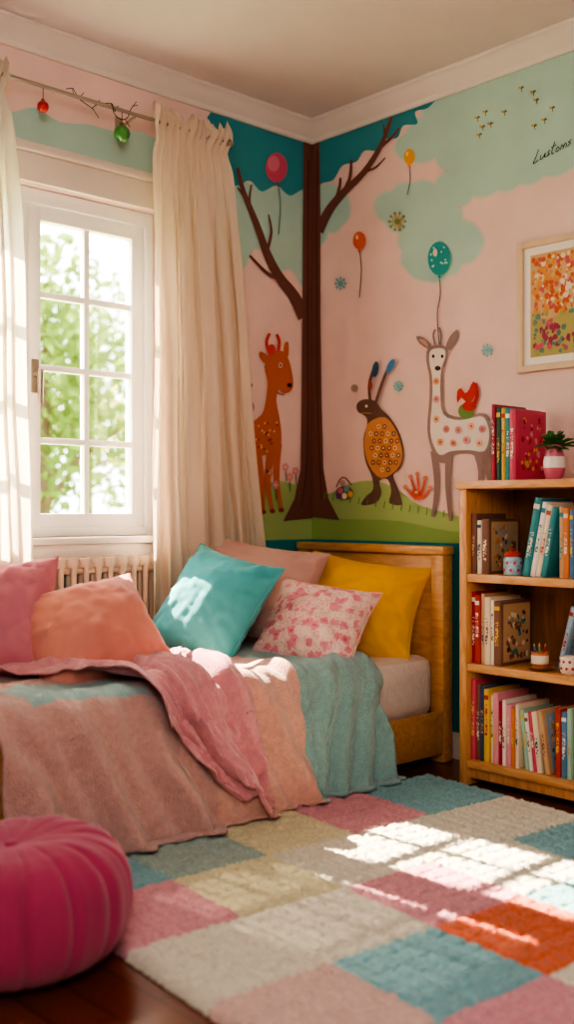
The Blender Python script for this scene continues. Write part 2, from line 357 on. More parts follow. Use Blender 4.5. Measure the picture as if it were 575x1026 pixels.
m.poly([(370, 423), (386, 418), (398, 434), (403, 456), (397, 471), (382, 479), (370, 467), (365, 448), (366, 434)], OR, 3)
for j in range(-3, 4):
    for i in range(-2, 3):
        uu = 384+i*5.8+(2.9 if j % 2 else 0)+j*.6; vv = 449+j*7.2
        if ((uu-384-j*.6)/16)**2+((vv-449)/25)**2 < .92: m.ell(uu, vv, 2, 2.5, [K, '#a3523c', '#f4d09c'][(i+j) % 3], n=9); m.ell(uu, vv, .9, 1.1, '#f4d09c' if (i+j) % 3 < 2 else '#a3523c', n=7)
m.line([(371, 404), (370, 385), (375, 368)], 3, K); m.line([(376, 405), (382, 386), (389, 368)], 3, K)
m.ell(376, 370, 3.2, 8, '#345c78', .15); m.ell(391, 367, 3.2, 8, '#5592c0', .45); m.ell(371, 386, 2, 5, '#b05a3c')
m.ell(367, 407, 1.3, 1.5, '#f2e6d8'); m.line([(362, 414), (372, 414)], .8, '#d9a36b', 0)
m.done('painted_animal', 'brown long-eared animal with an orange spotted belly')
m = Mural('back', .006); G = '#a08883'; FW = '#f3e6da'
out = [(428, 350), (434, 346), (444, 346), (449, 352), (446, 366), (444, 372), (444, 392), (446, 412), (462, 418), (480, 414), (490, 418), (494, 436), (490, 452), (488, 466), (480, 462), (472, 455), (455, 456), (448, 464), (438, 462), (432, 450), (428, 430), (430, 400), (430, 378), (427, 362)]
for P in ([(435, 452), (438, 486), (434, 518)], [(450, 452), (449, 488), (452, 522)], [(477, 450), (482, 472), (479, 496)], [(488, 448), (488, 468), (492, 488)]): m.line(P, (8, 4), G)
m.poly(out, G, 3)
m.poly([(431, 352), (437, 349), (445, 350), (446, 358), (442, 370), (441, 392), (444, 415), (461, 421), (481, 417), (488, 424), (490, 438), (485, 452), (470, 451), (452, 452), (442, 456), (436, 450), (431, 432), (433, 400), (433, 378), (430, 362)], FW, 3)
m.poly([(430, 350), (420, 344), (417, 337), (424, 338), (432, 345)], G, 2); m.poly([(446, 350), (450, 338), (458, 330), (459, 338), (452, 350)], G, 2)
m.poly([(429, 348), (422, 343), (420, 340), (426, 341)], '#d8a58f', 2)
m.line([(436, 346), (434, 336), (436, 330)], 2, G); m.line([(441, 346), (442, 336), (440, 328)], 2, G)
m.ell(434, 357, 1.3, 1.8, '#2b1c18'); m.ell(443, 357, 1.3, 1.8, '#2b1c18'); m.ell(438.5, 369, 3, 2.4, '#5c3a34')
for i, (u, v) in enumerate(((437, 382), (437, 400), (437, 420), (447, 430), (441, 443), (459, 431), (472, 427), (483, 430), (454, 444), (467, 441), (480, 444))):
    m.ell(u, v, 3.4, 3.8, ['#e8ac8c', '#e3a0a4', '#ecbc98', '#d59a94'][i % 4], n=12); m.ell(u, v, 1.3, 1.5, '#c9705e', n=8)
m.done('painted_fawn', 'pale spotted fawn with long legs')
m = Mural('back', .008)
m.poly([(458, 404), (462, 398), (468, 404), (474, 400), (478, 388), (474, 382), (470, 390), (466, 394), (462, 389), (458, 392)], RED, 2); m.ell(467, 412, 8, 8, '#7da05c'); m.ell(470, 407, 7, 5, RED); m.line([(474, 408), (478, 396), (476, 384)], 4, '#c2453f')
m.done('painted_bird', 'small red bird on the fawn back')
def balloon(u, v, a, b, h, dots, string, lab):
    m = Mural('back', .006); m.line(string, .9, '#6b5a55'); m.ell(u, v, a, b, h); m.poly([(u-2, v+b+2), (u+2, v+b+2), (u, v+b-2)], h)
    if dots:
        for i in range(14):
            q = random.random()*6.28; r = random.random()**.5*.8; m.ell(u+a*r*cos(q), v+b*r*sin(q), .9, 1.1, dots, n=7)
    m.ell(u-a*.35, v-b*.35, a*.2, b*.25, '#f0dcc8', n=8)
    m.done('painted_balloon', lab)
balloon(440, 259, 11.5, 17, '#3aa5a2', '#c9e8dc', [(440, 275), (441, 295), (438, 315), (440, 345)], 'teal dotted balloon above the fawn')
balloon(360, 241, 6.5, 9, '#e07350', None, [(360, 250), (362, 270), (360, 298)], 'small orange balloon')
balloon(410, 157, 5.5, 8, '#ecb250', None, [(410, 165), (411, 180), (408, 195)], 'small yellow balloon')
def star(u, v, r, h, n=8, h2=None, name='painted_snowflake'):
    m = Mural('back', .006)
    for i in range(n):
        a = pi*i/n*2; m.line([(u, v), (u+r*cos(a), v+r*1.1*sin(a))], 1.3, h, 0); m.ell(u+r*cos(a), v+r*1.1*sin(a), 1.3, 1.4, h2 or h, n=7)
    m.ell(u, v, r*.35, r*.4, h2 or h, n=9); m.done(name)
star(341, 284, 5, '#7fbfbe'); star(399, 387, 4, '#8cc8c9'); star(488, 351, 5, '#8cc8c9'); star(398, 222, 8, '#d6a95a', 10, '#8a9a6a', 'painted_burst'); star(355, 389, 2.5, '#b9a48c')
m = Mural('back', .006)
for (u, v) in ((478, 118), (486, 112), (483, 127), (491, 124), (480, 135), (505, 112), (534, 92), (537, 100), (545, 120), (535, 126), (553, 108), (522, 88)):
    m.ell(u-1.4, v, 1.6, 1.2, '#d9b45e', .5, 8); m.ell(u+1.4, v-.5, 1.6, 1.2, '#8b7a44', -.5, 8); m.line([(u, v), (u+1, v+4)], .6, '#4c5c48', 0)
m.done('painted_butterflies')
m = Mural('back', .006); T = '#2b3a36'
for P in ([(3, 0), (2, 8), (0, 15), (3, 15), (6, 14)], [(8, 9), (8, 14), (11, 14), (13, 9), (13, 14), (15, 14)], [(18, 8), (16, 10), (18, 12), (16, 15), (19, 13)],
          [(22, 0), (21, 10), (22, 15), (24, 14)], [(19, 6), (25, 5)], [(28, 9), (26, 11), (27, 15), (30, 13), (28, 9)], [(32, 15), (32, 9), (34, 11), (35, 15)], [(35, 13), (36, 9), (38, 11), (38, 15)], [(43, 8), (40, 10), (43, 12), (40, 15)]):
    m.line([(534+x*.86+(15-y)*.2, 151+y*.85-x*.42) for x, y in P], .8, T, 4)
m.done('painted_lettering')
m = Mural('back', .007)
m.ell(345, 494, 9, 7, '#8a6a52'); m.line([(337, 488), (341, 480), (346, 479), (352, 486)], 1.3, '#8a6a52')
for (u, v, h) in ((341, 492, '#d7819a'), (347, 490, '#74b6b5'), (351, 495, '#e3b04f'), (345, 497, '#f1e1cf'), (339, 497, '#7b4f86')): m.ell(u, v, 2.6, 3.2, h, n=10)
m.ell(343, 484, 3, 3, '#cda0a0'); m.done('painted_basket', 'little basket of eggs painted on the grass')
m = Mural('back', .007)
for (a, b) in (((418, 500), (406, 488)), ((418, 500), (411, 478)), ((418, 500), (418, 475)), ((418, 500), (426, 479)), ((418, 500), (431, 489))):
    mid = ((a[0]+b[0])/2+1, (a[1]+b[1])/2+2); m.line([a, mid, b], (4, 2), '#e0705a'); m.ell(b[0], b[1], 2.4, 2.6, '#e89a7a', n=8)
m.ell(417, 494, 5, 4, '#d05f4c'); m.ell(417, 493, 1.6, 1.6, '#f3e4d2', n=8); m.done('painted_flower', 'coral-red branching flower')
m = Mural('back', .007)
for i in range(16):
    u = 325+i*8.5; m.line([(u, 500+i*1.3), (u+1, 493+i*1.3)], 1, '#6f9a4e', 0)
m.done('painted_grass_blades')
# ------------------------------------------------------------------ CURTAINS, ROD, ORNAMENTS
rod = thing('curtain_rod', 'thin pale metal curtain rod across the top of the window', 'curtain rod', (.12, -1.4, 2.61))
steel = mat('rod_metal', '#b8aca0', .35, .02, metal=.8)
bm = BM(); tube(bm, [(0, -.85, 0), (0, .79, 0)], .008, 12); obj('rod', bm, steel, rod)
for y in (-.85, .79):
    bm = BM(); lathe(bm, [(0, -.018), (.013, -.012), (.018, 0), (.013, .012), (0, .018)], 16, 0, (0, y, 0)); obj('finial', bm, steel, rod)
for y in (-.8, .3, .74):
    bm = BM(); tube(bm, [(-.119, y, -.02), (-.06, y, -.02), (0, y, -.01)], .006); box(bm, -.12, -.114, y-.015, y+.015, -.05, .02, .002); obj('bracket', bm, steel, rod)
def curtain(label, yt, yb, zt, zb, folds, amp, m, ph, flare=.8):
    def fn(s, t):
        z = zt+(zb-zt)*t; e = t**flare
        y0 = yt[0]+(yb[0]-yt[0])*e; y1 = yt[1]+(yb[1]-yt[1])*e
        g = min(1, max(0, (zt-.12-z)/.4))
        w = sin(2*pi*folds*s+ph+1.8*fbm(s*3, t*1.2, ph)+.7*t)
        w = w*(1-.25*abs(w)) + .3*sin(2*pi*folds*2.3*s+2.5*t+ph)+.3*fbm(s*9, t*2.5, 3)
        x = .12+amp*g*w*(.7+.4*t)+.013*(1-g)*sin(2*pi*folds*2.2*s+ph+fbm(s*8, 0, 1))
        hz = zt-z
        if hz < .16: x += .026*math.exp(-((hz-.03)/.03)**2)*sin(2*pi*folds*3*s+2*fbm(s*6, 0, 9)); x += .018*math.exp(-((hz-.045)/.03)**2)-.008*math.exp(-((hz-.12)/.015)**2)
        pinch = .022*math.exp(-((hz-.12)/.05)**2)
        y = y0+pinch+(y1-y0-2*pinch)*s+.014*sin(2*pi*folds*2*s+ph)*g+.025*fbm(s*2, t*3, 5+ph)*t
        z += (.018*sin(2*pi*folds*2.6*s)+.014*fbm(s*12, 0, 2))*math.exp(-hz/.04)
        z -= .03*(1-t)*sin(pi*s)*.6
        return Vector((x, y, z))
    bm = BM(); grid(bm, fn, 220, 90)
    o = obj('curtain', bm, m, shift=(.12, (yt[0]+yt[1])/2, zb)); md = o.modifiers.new('thick', 'SOLIDIFY'); md.thickness = .0012
    return tag(o, label, 'curtain')
curtain('cream gathered curtain hanging right of the window, beside the mural deer', (-1.02, -.61), (-1.04, -.33), 2.675, .2, 5, .036, cloth('curtain_cream', '#fff3e4', .5), .4, 1.1)
curtain('sheer white curtain at the left edge of the window, above the pink cushion', (-2.1, -1.655), (-2.12, -1.545), 2.66, .2, 6, .03, cloth('curtain_sheer', '#faf4ea', .6, .2), 1.7)
def ornament(u, v, r, col, lab, ln):
    k = (u-U0)/FP; t = 3.5/(-(FX+RX*k)); y = CAM.y+t*(FY+RY*k); zc = CAM.z+t*(V0-v)/FP
    o = thing('hanging_ornament', lab, 'ornament', (.12, y, zc))
    bm = BM(); lathe(bm, [(0, -r), (r*.5, -r*.87), (r*.87, -r*.5), (r, 0), (r*.87, r*.5), (r*.5, r*.87), (r*.2, r)], 20, rf=lambda a, z: 1+.04*cos(a*8)); obj('bauble', bm, mat('bauble_'+col, col, .3, .15, 60, coat=.4), o)
    bm = BM(); lathe(bm, [(r*.3, r*.92), (r*.3, r*1.2), (r*.12, r*1.35), (0, r*1.35)], 12); obj('cap', bm, mat('gold_cap', '#8a6a3a', .4, .1, metal=.6), o)
    bm = BM(); tube(bm, [(0, 0, r*1.3), (.002, 0, (2.61-zc)*.6), (0, .0, 2.618-zc)], .0015, 6); obj('string', bm, mat('string_dark', '#3e3a34', .8), o)
ornament(43, 107, .022, '#c0302f', 'small red bauble hanging from the curtain rod', 0)
ornament(122, 134, .033, '#4c9048', 'larger green bauble hanging from the curtain rod', 0)
bm = BM(); pts = []
for i in range(60):
    t = i/59; pts.append((.12+.012*cos(t*20), -1.42+.33*t+.012*sin(t*25), 2.622+.025*sin(t*14)-.05*t*(1-t)*4*.5))
tube(bm, pts, .0016, 6)
for i in range(6, 56, 7):
    p = Vector(pts[i]); tube(bm, [p, p+Vector((.004, .02, .028*(1 if i % 2 else -1)))], .0014, 5)
tag(obj('wire_garland', bm, mat('string_dark', '#3e3a34', .8), shift=(.12, -1.26, 2.6)), 'dark curly wire garland twisted along the curtain rod', 'garland')
# ------------------------------------------------------------------ RADIATOR
rad = thing('radiator', 'cream column radiator below the window, behind the cushions', 'radiator', (.048, -1.5, .12))
rm = mat('radiator_cream', '#d6c3ac', .4, .04)
bm = BM()
for x in (-.02, .018):
    tube(bm, [(x, 0, .03), (x, 0, .71)], .0125, 10)
for z in (.03, .71):
    lathe(bm, [(0, -.026), (.03, -.018), (.034, 0), (.03, .018), (0, .026)], 14, 0, (-.001, 0, z))
me = None
for i in range(21):
    y = -.52+i*.056
    if me is None: o = obj('column', bm, rm, rad, (0, y, 0)); me = o.data
    else: o = link('column', me, rad, (0, y, 0))
for P, r in (([(0, -.54, .06), (0, .61, .06)], .014), ([(0, -.54, .68), (0, .61, .68)], .014), ([(0, .6, .06), (0, .64, .04), (0, .64, -.118)], .01), ([(0, -.52, .06), (0, -.56, .04), (0, -.56, -.118)], .01)):
    bm = BM(); tube(bm, P, r); obj('pipe', bm, rm, rad)
# ------------------------------------------------------------------ BED
pine = wood('bed_wood', '#cb9258', '#e2b07a', 1, 6, 6, .4, .1)
bed = thing('bed', 'low honey-coloured wooden single bed in the corner below the window', 'bed', (.45, -1.1, 0))
BL = Vector((.45, -1.1, 0))
def bobj(name, bm, m=pine, parent=None, **k): bmesh.ops.translate(bm, verts=bm.verts, vec=-BL); return obj(name, bm, m, parent or bed, **k)
bm = BM(); box(bm, .07, .825, -.09, -.065, .2, .855, .003); hb = bobj('headboard', bm)
for x0, x1 in ((.02, .075), (.82, .885)):
    bm = BM(); box(bm, x0, x1, -.115, -.05, .001, .851, .006); bobj('post', bm, parent=hb)
bm = BM(); box(bm, .015, .89, -.12, -.045, .851, .887, .008); bobj('top_rail', bm, parent=hb)
bm = BM(); box(bm, .862, .887, -2.06, -.115, .04, .215, .004); bobj('side_rail', bm)
bm = BM(); box(bm, .17, .19, -2.06, -.115, .04, .215, .004); bobj('side_rail', bm)
bm = BM(); box(bm, .18, .835, -2.1, -2.065, .05, .4, .006); fb = bobj('footboard', bm)
for x0 in (.13, .83):
    bm = BM(); box(bm, x0, x0+.055, -2.115, -2.061, .001, .42, .006); bobj('post', bm, parent=fb)
for i in range(12):
    bm = BM(); box(bm, .19, .862, -2.0+i*.16, -1.93+i*.16, .17, .189, .002); bobj('slat', bm)
bm = BM(); box(bm, .195, .858, -2.055, -.13, .19, .44, .05)
bmesh.ops.subdivide_edges(bm, edges=bm.edges, cuts=3, use_grid_fill=True)
for v in bm.verts: v.co.z += .006*fbm(v.co.x*5, v.co.y*5)*(1 if v.co.z > .3 else 0)
tag(obj('mattress', bm, mat('sheet_white', '#efdfd5', .8, .04, 8, .5, 30, dist=.012), shift=(.52, -1.09, .19)), 'mattress in a white fitted sheet, bare beside the headboard', 'mattress')
XF, RAD_, ZT = .81, .10, .468
L1 = XF-.2; L2 = L1+RAD_*pi/2
def bedsurf(s, y, extra=0):
    if s < L1: p = Vector((.2+s, y, ZT)); n = Vector((0, 0, 1))
    elif s < L2:
        a = (s-L1)/RAD_; p = Vector((XF+RAD_*sin(a), y, ZT-RAD_*(1-cos(a)))); n = Vector((sin(a), 0, cos(a)))
    else:
        d = s-L2; x = XF+RAD_+.07*(d/.36)**1.4; z = ZT-RAD_-d*.97
        n = Vector((1, 0, .15)).normalized()
        if z < .03: x += (.03-z)*.6; z = .03
        p = Vector((x, y, z))
    return p, n
def ridge(q): return (1-abs(sin(q)))**1.3
def soft(q): return (.5+.5*sin(q))**1.4
def quilt_off(s, y):
    o = .008*fbm(s*5, y*5, 1)+.002*fbm(s*16, y*16, 4)
    w = fbm(s*2.2+y, y*2.2, 6)
    o += .015*max(0, 1-abs(w)*3)
    d = min(1.05, max(0, s-L1+.10)/.5)
    if y > -.95:
        yy = y+.35*(s-L1)+.03*fbm(y*3, s*3, 3)
        o += d*(.040*soft(yy*2*pi/.115)+.014*soft(yy*2*pi/.052+1))
    else:
        q = y-.42*(s-L1)+.07*fbm(y*1.6, s*1.6, 3)
        m_ = .8+.4*fbm(y*1.3, s*1.3, 11)
        o += d*(.054*soft(q*2*pi/.25)*m_+.026*soft(q*2*pi/.12+1.4+1.1*fbm(s*2, y*2, 5)))
        o += .020*d*soft(s*13+3.0*sin((y+1.1)*2.4)+1.3*fbm(y*2, s*2, 15))*(.4+.6*abs(sin(y*2.1)))
    return o
TL = L2+.385
def quilt(s_, t_):
    y = -2.12+t_*1.575
    tl = TL+.012*sin(y*7)+.015*fbm(y*3, 0, 9)
    s = s_*tl; p, n = bedsurf(s, y); p = p+n*quilt_off(s, y)
    k = max(0, s-L1)
    p.y += .02*fbm(s*5, y*4, 12)*k*2 + (.045*k*(t_-.85)/.15 if t_ > .85 else 0)
    if s < L1 and t_ > .96: p.z -= .012*((t_-.96)/.04)
    if p.z < .034: p.z = .034
    return p
def qmi(s_, t_):
    y = -2.12+t_*1.575; s = s_*TL; j = .012*fbm(s*8, y*8)
    if y+j > -.94-.04*s: return 1
    if -1.98 < y+j < -1.58 and .44 < s+j < .68: return 1
    if y+j > -1.40: return 2
    return 0
fl = dict(rough=.95, var=.15, vscale=45, bump=1, bscale=170, sheen=.5, spec=.1, dist=.008)
bm = BM(); grid(bm, quilt, 200, 340, qmi)
o = obj('blanket', bm, [mat('fleece_tan', '#d0a69d', **fl), mat('fleece_sage', '#93bab8', **fl), mat('fleece_peach', '#e2b0a0', **fl)], shift=(.5, -1.3, .03))
md = o.modifiers.new('t', 'SOLIDIFY'); md.thickness = .010; md.offset = 1
tag(o, 'large fleecy patchwork blanket in peach, tan and sage draped over the bed front', 'blanket')
def throw(a, b):
    b = b*2-1
    s = .24+a*(L2+.31-.24)
    e = a**1.1
    yc = -1.57+.28*e; hw = .25*(1-a)**1.0+.085*(1-(max(0, a-.6)/.4)**2*.2)
    y = yc+b*hw+.03*sin(a*8+b)+.022*fbm(a*5, b*2, 3)
    s2 = s+.03*sin(b*4+1)+(.03*sin(b*6) if a > .9 else 0)-.05*abs(b)**2*a
    p, n = bedsurf(s2, y); o = quilt_off(s2, y)
    f = soft(b*6.5+1.8*fbm(a*2, b, 7)+a*3); f2 = soft(b*14+a*6+2.2*fbm(a*3, b*2, 4))
    cr = max(0, 1-abs(fbm(a*3.2, b*2.2, 21))*3)
    p = p+n*(max(o, .3*o+.012)+.015+.044*f*(.35+.7*min(1, a*1.3))+.016*f2+.028*cr*(1-.6*a)+.003*fbm(a*12, b*8, 3))
    return p
bm = BM(); grid(bm, throw, 200, 170)
o = obj('throw_blanket', bm, mat('throw_pink', '#e09ba2', .95, .12, 50, 1, 180, .5, spec=.1, dist=.006), shift=(.6, -1.5, .1)); md = o.modifiers.new('t', 'SOLIDIFY'); md.thickness = .007; md.offset = 1
tag(o, 'crumpled rose-pink throw hanging in folds over the patchwork blanket', 'throw blanket')
# ------------------------------------------------------------------ CUSHIONS
def cushion(label, c, az, el, roll, w, h, th, m, pm, seed, pinch=.12):
    A, E = R_(az), R_(el); n = Vector((cos(E)*cos(A), cos(E)*sin(A), sin(E))); r = Vector((-sin(A), cos(A), 0)); u = n.cross(r)
    M = Matrix((r, u, n)).transposed(); M = M @ Matrix.Rotation(R_(roll), 3, 'Z')
    o = thing('cushion', label, 'cushion', c); o.rotation_euler = M.to_euler()
    def xy(a, b):
        k = 1-.02*(abs(a*b))**6
        return (w/2*a*k*(1-pinch*(1-b*b)*a*a), h/2*b*k*(1-pinch*(1-a*a)*b*b))
    bm = BM(); N = 56
    for sgn in (1, -1):
        def fn(i, j):
            a, b = i*2-1, j*2-1
            a = a*(1.5-.5*a*a); b = b*(1.5-.5*b*b)
            x, y = xy(a, b)
            q = max(0, (1-a**2)*(1-b**2)); z = th/2*(q**.58)
            ang = math.atan2(b, a)
            crease = ridge(ang*4.5+seed+2*fbm(a*1.5, b*1.5, seed)); crease2 = ridge(ang*11+seed*2+2*fbm(a*2, b*2, seed))
            edge = (q**.4)*(1-q)**2
            corner = (abs(a*b))**1.5*(q**.4)
            z += q**.5*(.016*fbm(a*1.8, b*1.8, seed)+.004*fbm(a*5, b*5, seed))+.028*edge*crease*(.6+.6*fbm(a*2, b*2, seed+4))+.014*edge*crease2
            z -= .035*corner*ridge(ang*9+seed)
            wv = 1-abs(fbm(a*1.3+3, b*1.3, seed+9))*5
            z -= q**.6*.009*max(0, wv)
            return Vector((x, y, sgn*max(z, 0)))
        grid(bm, fn, N, N)
    bmesh.ops.remove_doubles(bm, verts=bm.verts, dist=1e-5)
    obj('cushion_cover', bm, m, o)
    E_ = []; K = 16
    for i in range(K): E_.append((-1+2*i/K, -1))
    for i in range(K): E_.append((1, -1+2*i/K))
    for i in range(K): E_.append((1-2*i/K, 1))
    for i in range(K): E_.append((-1, 1-2*i/K))
    bm = BM(); tube(bm, [(*xy(a, b), 0) for a, b in E_], .0035, 6, closed=True); obj('piping', bm, pm, o)
    return o
def cf(n, h): return mat(n, h, .85, .06, 10, .5, 500, .25, spec=.15)
pk = cf('cushion_pink', '#dc8c99'); co = cf('cushion_coral', '#e99c8c'); te = cf('cushion_teal', '#58b4ba'); be = cf('cushion_beige', '#d5aca2'); ye = cf('cushion_yellow', '#efb63a'); fm = floral(); fp = cf('piping_rose', '#edc4bc')
cushion('pink square cushion at the far left of the bed', (.30, -1.80, .66), -40, 22, 4, .44, .44, .27, pk, pk, 1)
cushion('coral cushion leaning in front of the radiator, right of the pink one', (.50, -1.545, .61), -18, 40, 14, .50, .42, .28, co, co, 2)
cushion('large teal cushion leaning against the cream curtain', (.40, -.93, .665), -68, 34, -15, .43, .48, .26, te, te, 3)
cushion('dusty beige cushion tucked behind the floral and teal cushions', (.29, -.615, .70), -50, 24, -10, .56, .44, .22, be, be, 4)
cushion('small pink floral print cushion in front of the yellow one', (.65, -.62, .58), -66, 38, -8, .45, .40, .22, fm, fp, 5)
cushion('bright yellow cushion resting against the wooden headboard', (.58, -.29, .625), -62, 24, -8, .54, .45, .23, ye, ye, 6)
# ------------------------------------------------------------------ RUG
CELL = {'T': 0, 'K': 1, 'C': 2, 'Y': 3, 'O': 4, 'G': 5, 'M': 6}
rows = ["TKCMT", "GYCTK", "YCKOC", "KCCTY", "TCTCK"]
xs = [.93, 1.33, 1.665, 2.0, 2.335, 2.67]; ys = [-2.16, -1.83, -1.5, -1.165, -.83, -.44]
rc = Vector((1.8, -1.3, 0)); rx0, rx1, ry0, ry1 = xs[0], xs[-1], ys[0], ys[-1]
def rug(a, b):
    x = rx0+(rx1-rx0)*a; y = ry0+(ry1-ry0)*b
    e = min(x-rx0, rx1-x, y-ry0, ry1-y)
    ed = min(1, max(0, e)/.022)**.5
    xw = x+.006*noise.noise(Vector((x*12, y*12, 2))); yw = y+.006*noise.noise(Vector((x*12, y*12, 8)))
    gx = abs(sin(pi*(xw-1.33)/.0558)); gy = abs(sin(pi*(yw+1.83)/.0558))
    w = (min(1, gx*1.7)*min(1, gy*1.7))**.7
    d = min([abs(xw-q) for q in xs[1:-1]]+[abs(yw-q) for q in ys[1:-1]])
    seam = .35+.65*min(1, d/.013)
    z = .003+ed*(.016+.0075*w+.006*seam+.0045*noise.noise(Vector((x*60, y*60, 0)))+.0040*noise.noise(Vector((x*170, y*170, 3))))
    x2 = x+.003*noise.noise(Vector((x*90, y*90, 7)))+(.007*noise.noise(Vector((y*80, 0, 1))) if e < .01 else 0)
    y2 = y+.003*noise.noise(Vector((x*90, y*90, 9)))+(.007*noise.noise(Vector((x*80, 5, 1))) if e < .01 else 0)
    return Vector((x2-rc.x, y2-rc.y, z))
def rmi(a, b):
    x = rx0+(rx1-rx0)*a; y = ry0+(ry1-ry0)*b
    x += .010*noise.noise(Vector((x*60, y*60, 4))); y += .010*noise.noise(Vector((x*60, y*60, 14)))
    i = max([k for k in range(5) if x >= xs[k]] or [0]); j = max([k for k in range(5) if y >= ys[k]] or [0]); return CELL[rows[j][i]]
rk = dict(rough=1, var=.22, vscale=85, bump=1, bscale=260, sheen=.3, spec=.05, dist=.005)
bm = BM(); grid(bm, rug, 400, 390, rmi)
o = obj('rug', bm, [mat('rug_teal', '#86bac1', **rk), mat('rug_pink', '#e29ea8', **rk), mat('rug_cream', '#eee0cc', **rk), mat('rug_yellow', '#e7dbb2', **rk), mat('rug_orange', '#e2714a', **rk), mat('rug_sage', '#a4bdb4', **rk), mat('rug_mauve', '#e6c0b6', **rk)], loc=rc)
o.rotation_euler.z = -.09
tag(o, 'thick tufted patchwork rug of pastel squares with one orange square', 'rug')
# ------------------------------------------------------------------ POUF
pouf = thing('pouf', 'round magenta velvet pouf with stitched seams at the lower left', 'pouf', (1.405, -2.335, 0))
vm = mat('pouf_velvet', '#b34a6c', .9, .14, 5, .7, 200, .35, spec=.08)
prof = []
for i in range(49):
    a = -pi/2+pi*i/48; c_, s_ = cos(a), sin(a)
    prof.append((.278*(abs(c_)**.45) if c_ > 1e-3 else 0, .147+.145*(abs(s_)**.85)*(1 if s_ > 0 else -1)))
NS = 16
bm = BM(); lathe(bm, prof, 224)
for v in bm.verts:
    r = math.hypot(v.co.x, v.co.y); a = math.atan2(v.co.y, v.co.x)+.12*fbm(v.co.x*4, v.co.y*4, 1)
    cr = abs(sin(a*NS/2)); cre = math.exp(-(cr/.3)**2)
    k = min(1, r/.272)
    side = math.exp(-((k-1)/.35)**2)
    puck = (.5+.5*cos(a*NS*2))*.003*side
    if r > .001: v.co.x -= v.co.x/r*(.011*cre*side+puck); v.co.y -= v.co.y/r*(.011*cre*side+puck)
    if v.co.z > .15: v.co.z -= .008*cre*k+.015*math.exp(-(r/.05)**2)+.010*math.exp(-((r-.0)/.15)**2); v.co.z += .010*fbm(v.co.x*8, v.co.y*8, 2)
    v.co.z = max(v.co.z, .002)
obj('pouf_body', bm, vm, pouf)
bm = BM(); lathe(bm, [(0, .012), (.012, .010), (.018, .003), (.016, -.004), (0, -.006)], 20, 0, (0, 0, .268)); obj('button', bm, vm, pouf)
# ------------------------------------------------------------------ BOOKCASE
bw = wood('bookcase_wood', '#cb9058', '#e3b17e', 6, 6, 1.2, .42, .1); bwh = wood('bookcase_shelf', '#cb9058', '#e3b17e', 1.2, 6, 6, .42, .1); bwd = wood('bookcase_back', '#93623c', '#ab794e', 6, 6, 1, .6)
SX0, SX1, SY0, SY1 = 1.134, 2.0, -.33, -.02
bk = thing('bookcase', 'open honey wood bookcase with three compartments against the mural wall', 'bookcase', (1.567, -.175, 0)); KL = Vector((1.567, -.175, 0))
def kobj(n, bm, m=bw): bmesh.ops.translate(bm, verts=bm.verts, vec=-KL); return obj(n, bm, m, bk)
for x in (SX0, SX1-.034):
    bm = BM(); box(bm, x, x+.034, SY0, SY1, .002, 1.115, .003); kobj('side_panel', bm)
bm = BM(); box(bm, SX0-.012, SX1+.012, SY0-.012, SY1, 1.115, 1.145, .004); kobj('top', bm, bwh)
SH = [.1, .461, .797]
for z in SH:
    bm = BM(); box(bm, SX0+.034, SX1-.034, SY0+.004, SY1-.011, z-.03, z, .002); kobj('shelf', bm, bwh)
bm = BM(); box(bm, SX0+.034, SX1-.034, SY1-.01, SY1-.002, .08, 1.115); kobj('back_panel', bm, bwd)
bm = BM(); box(bm, SX0+.034, SX1-.034, SY0+.02, SY0+.035, .03, .07, .002); kobj('plinth', bm)
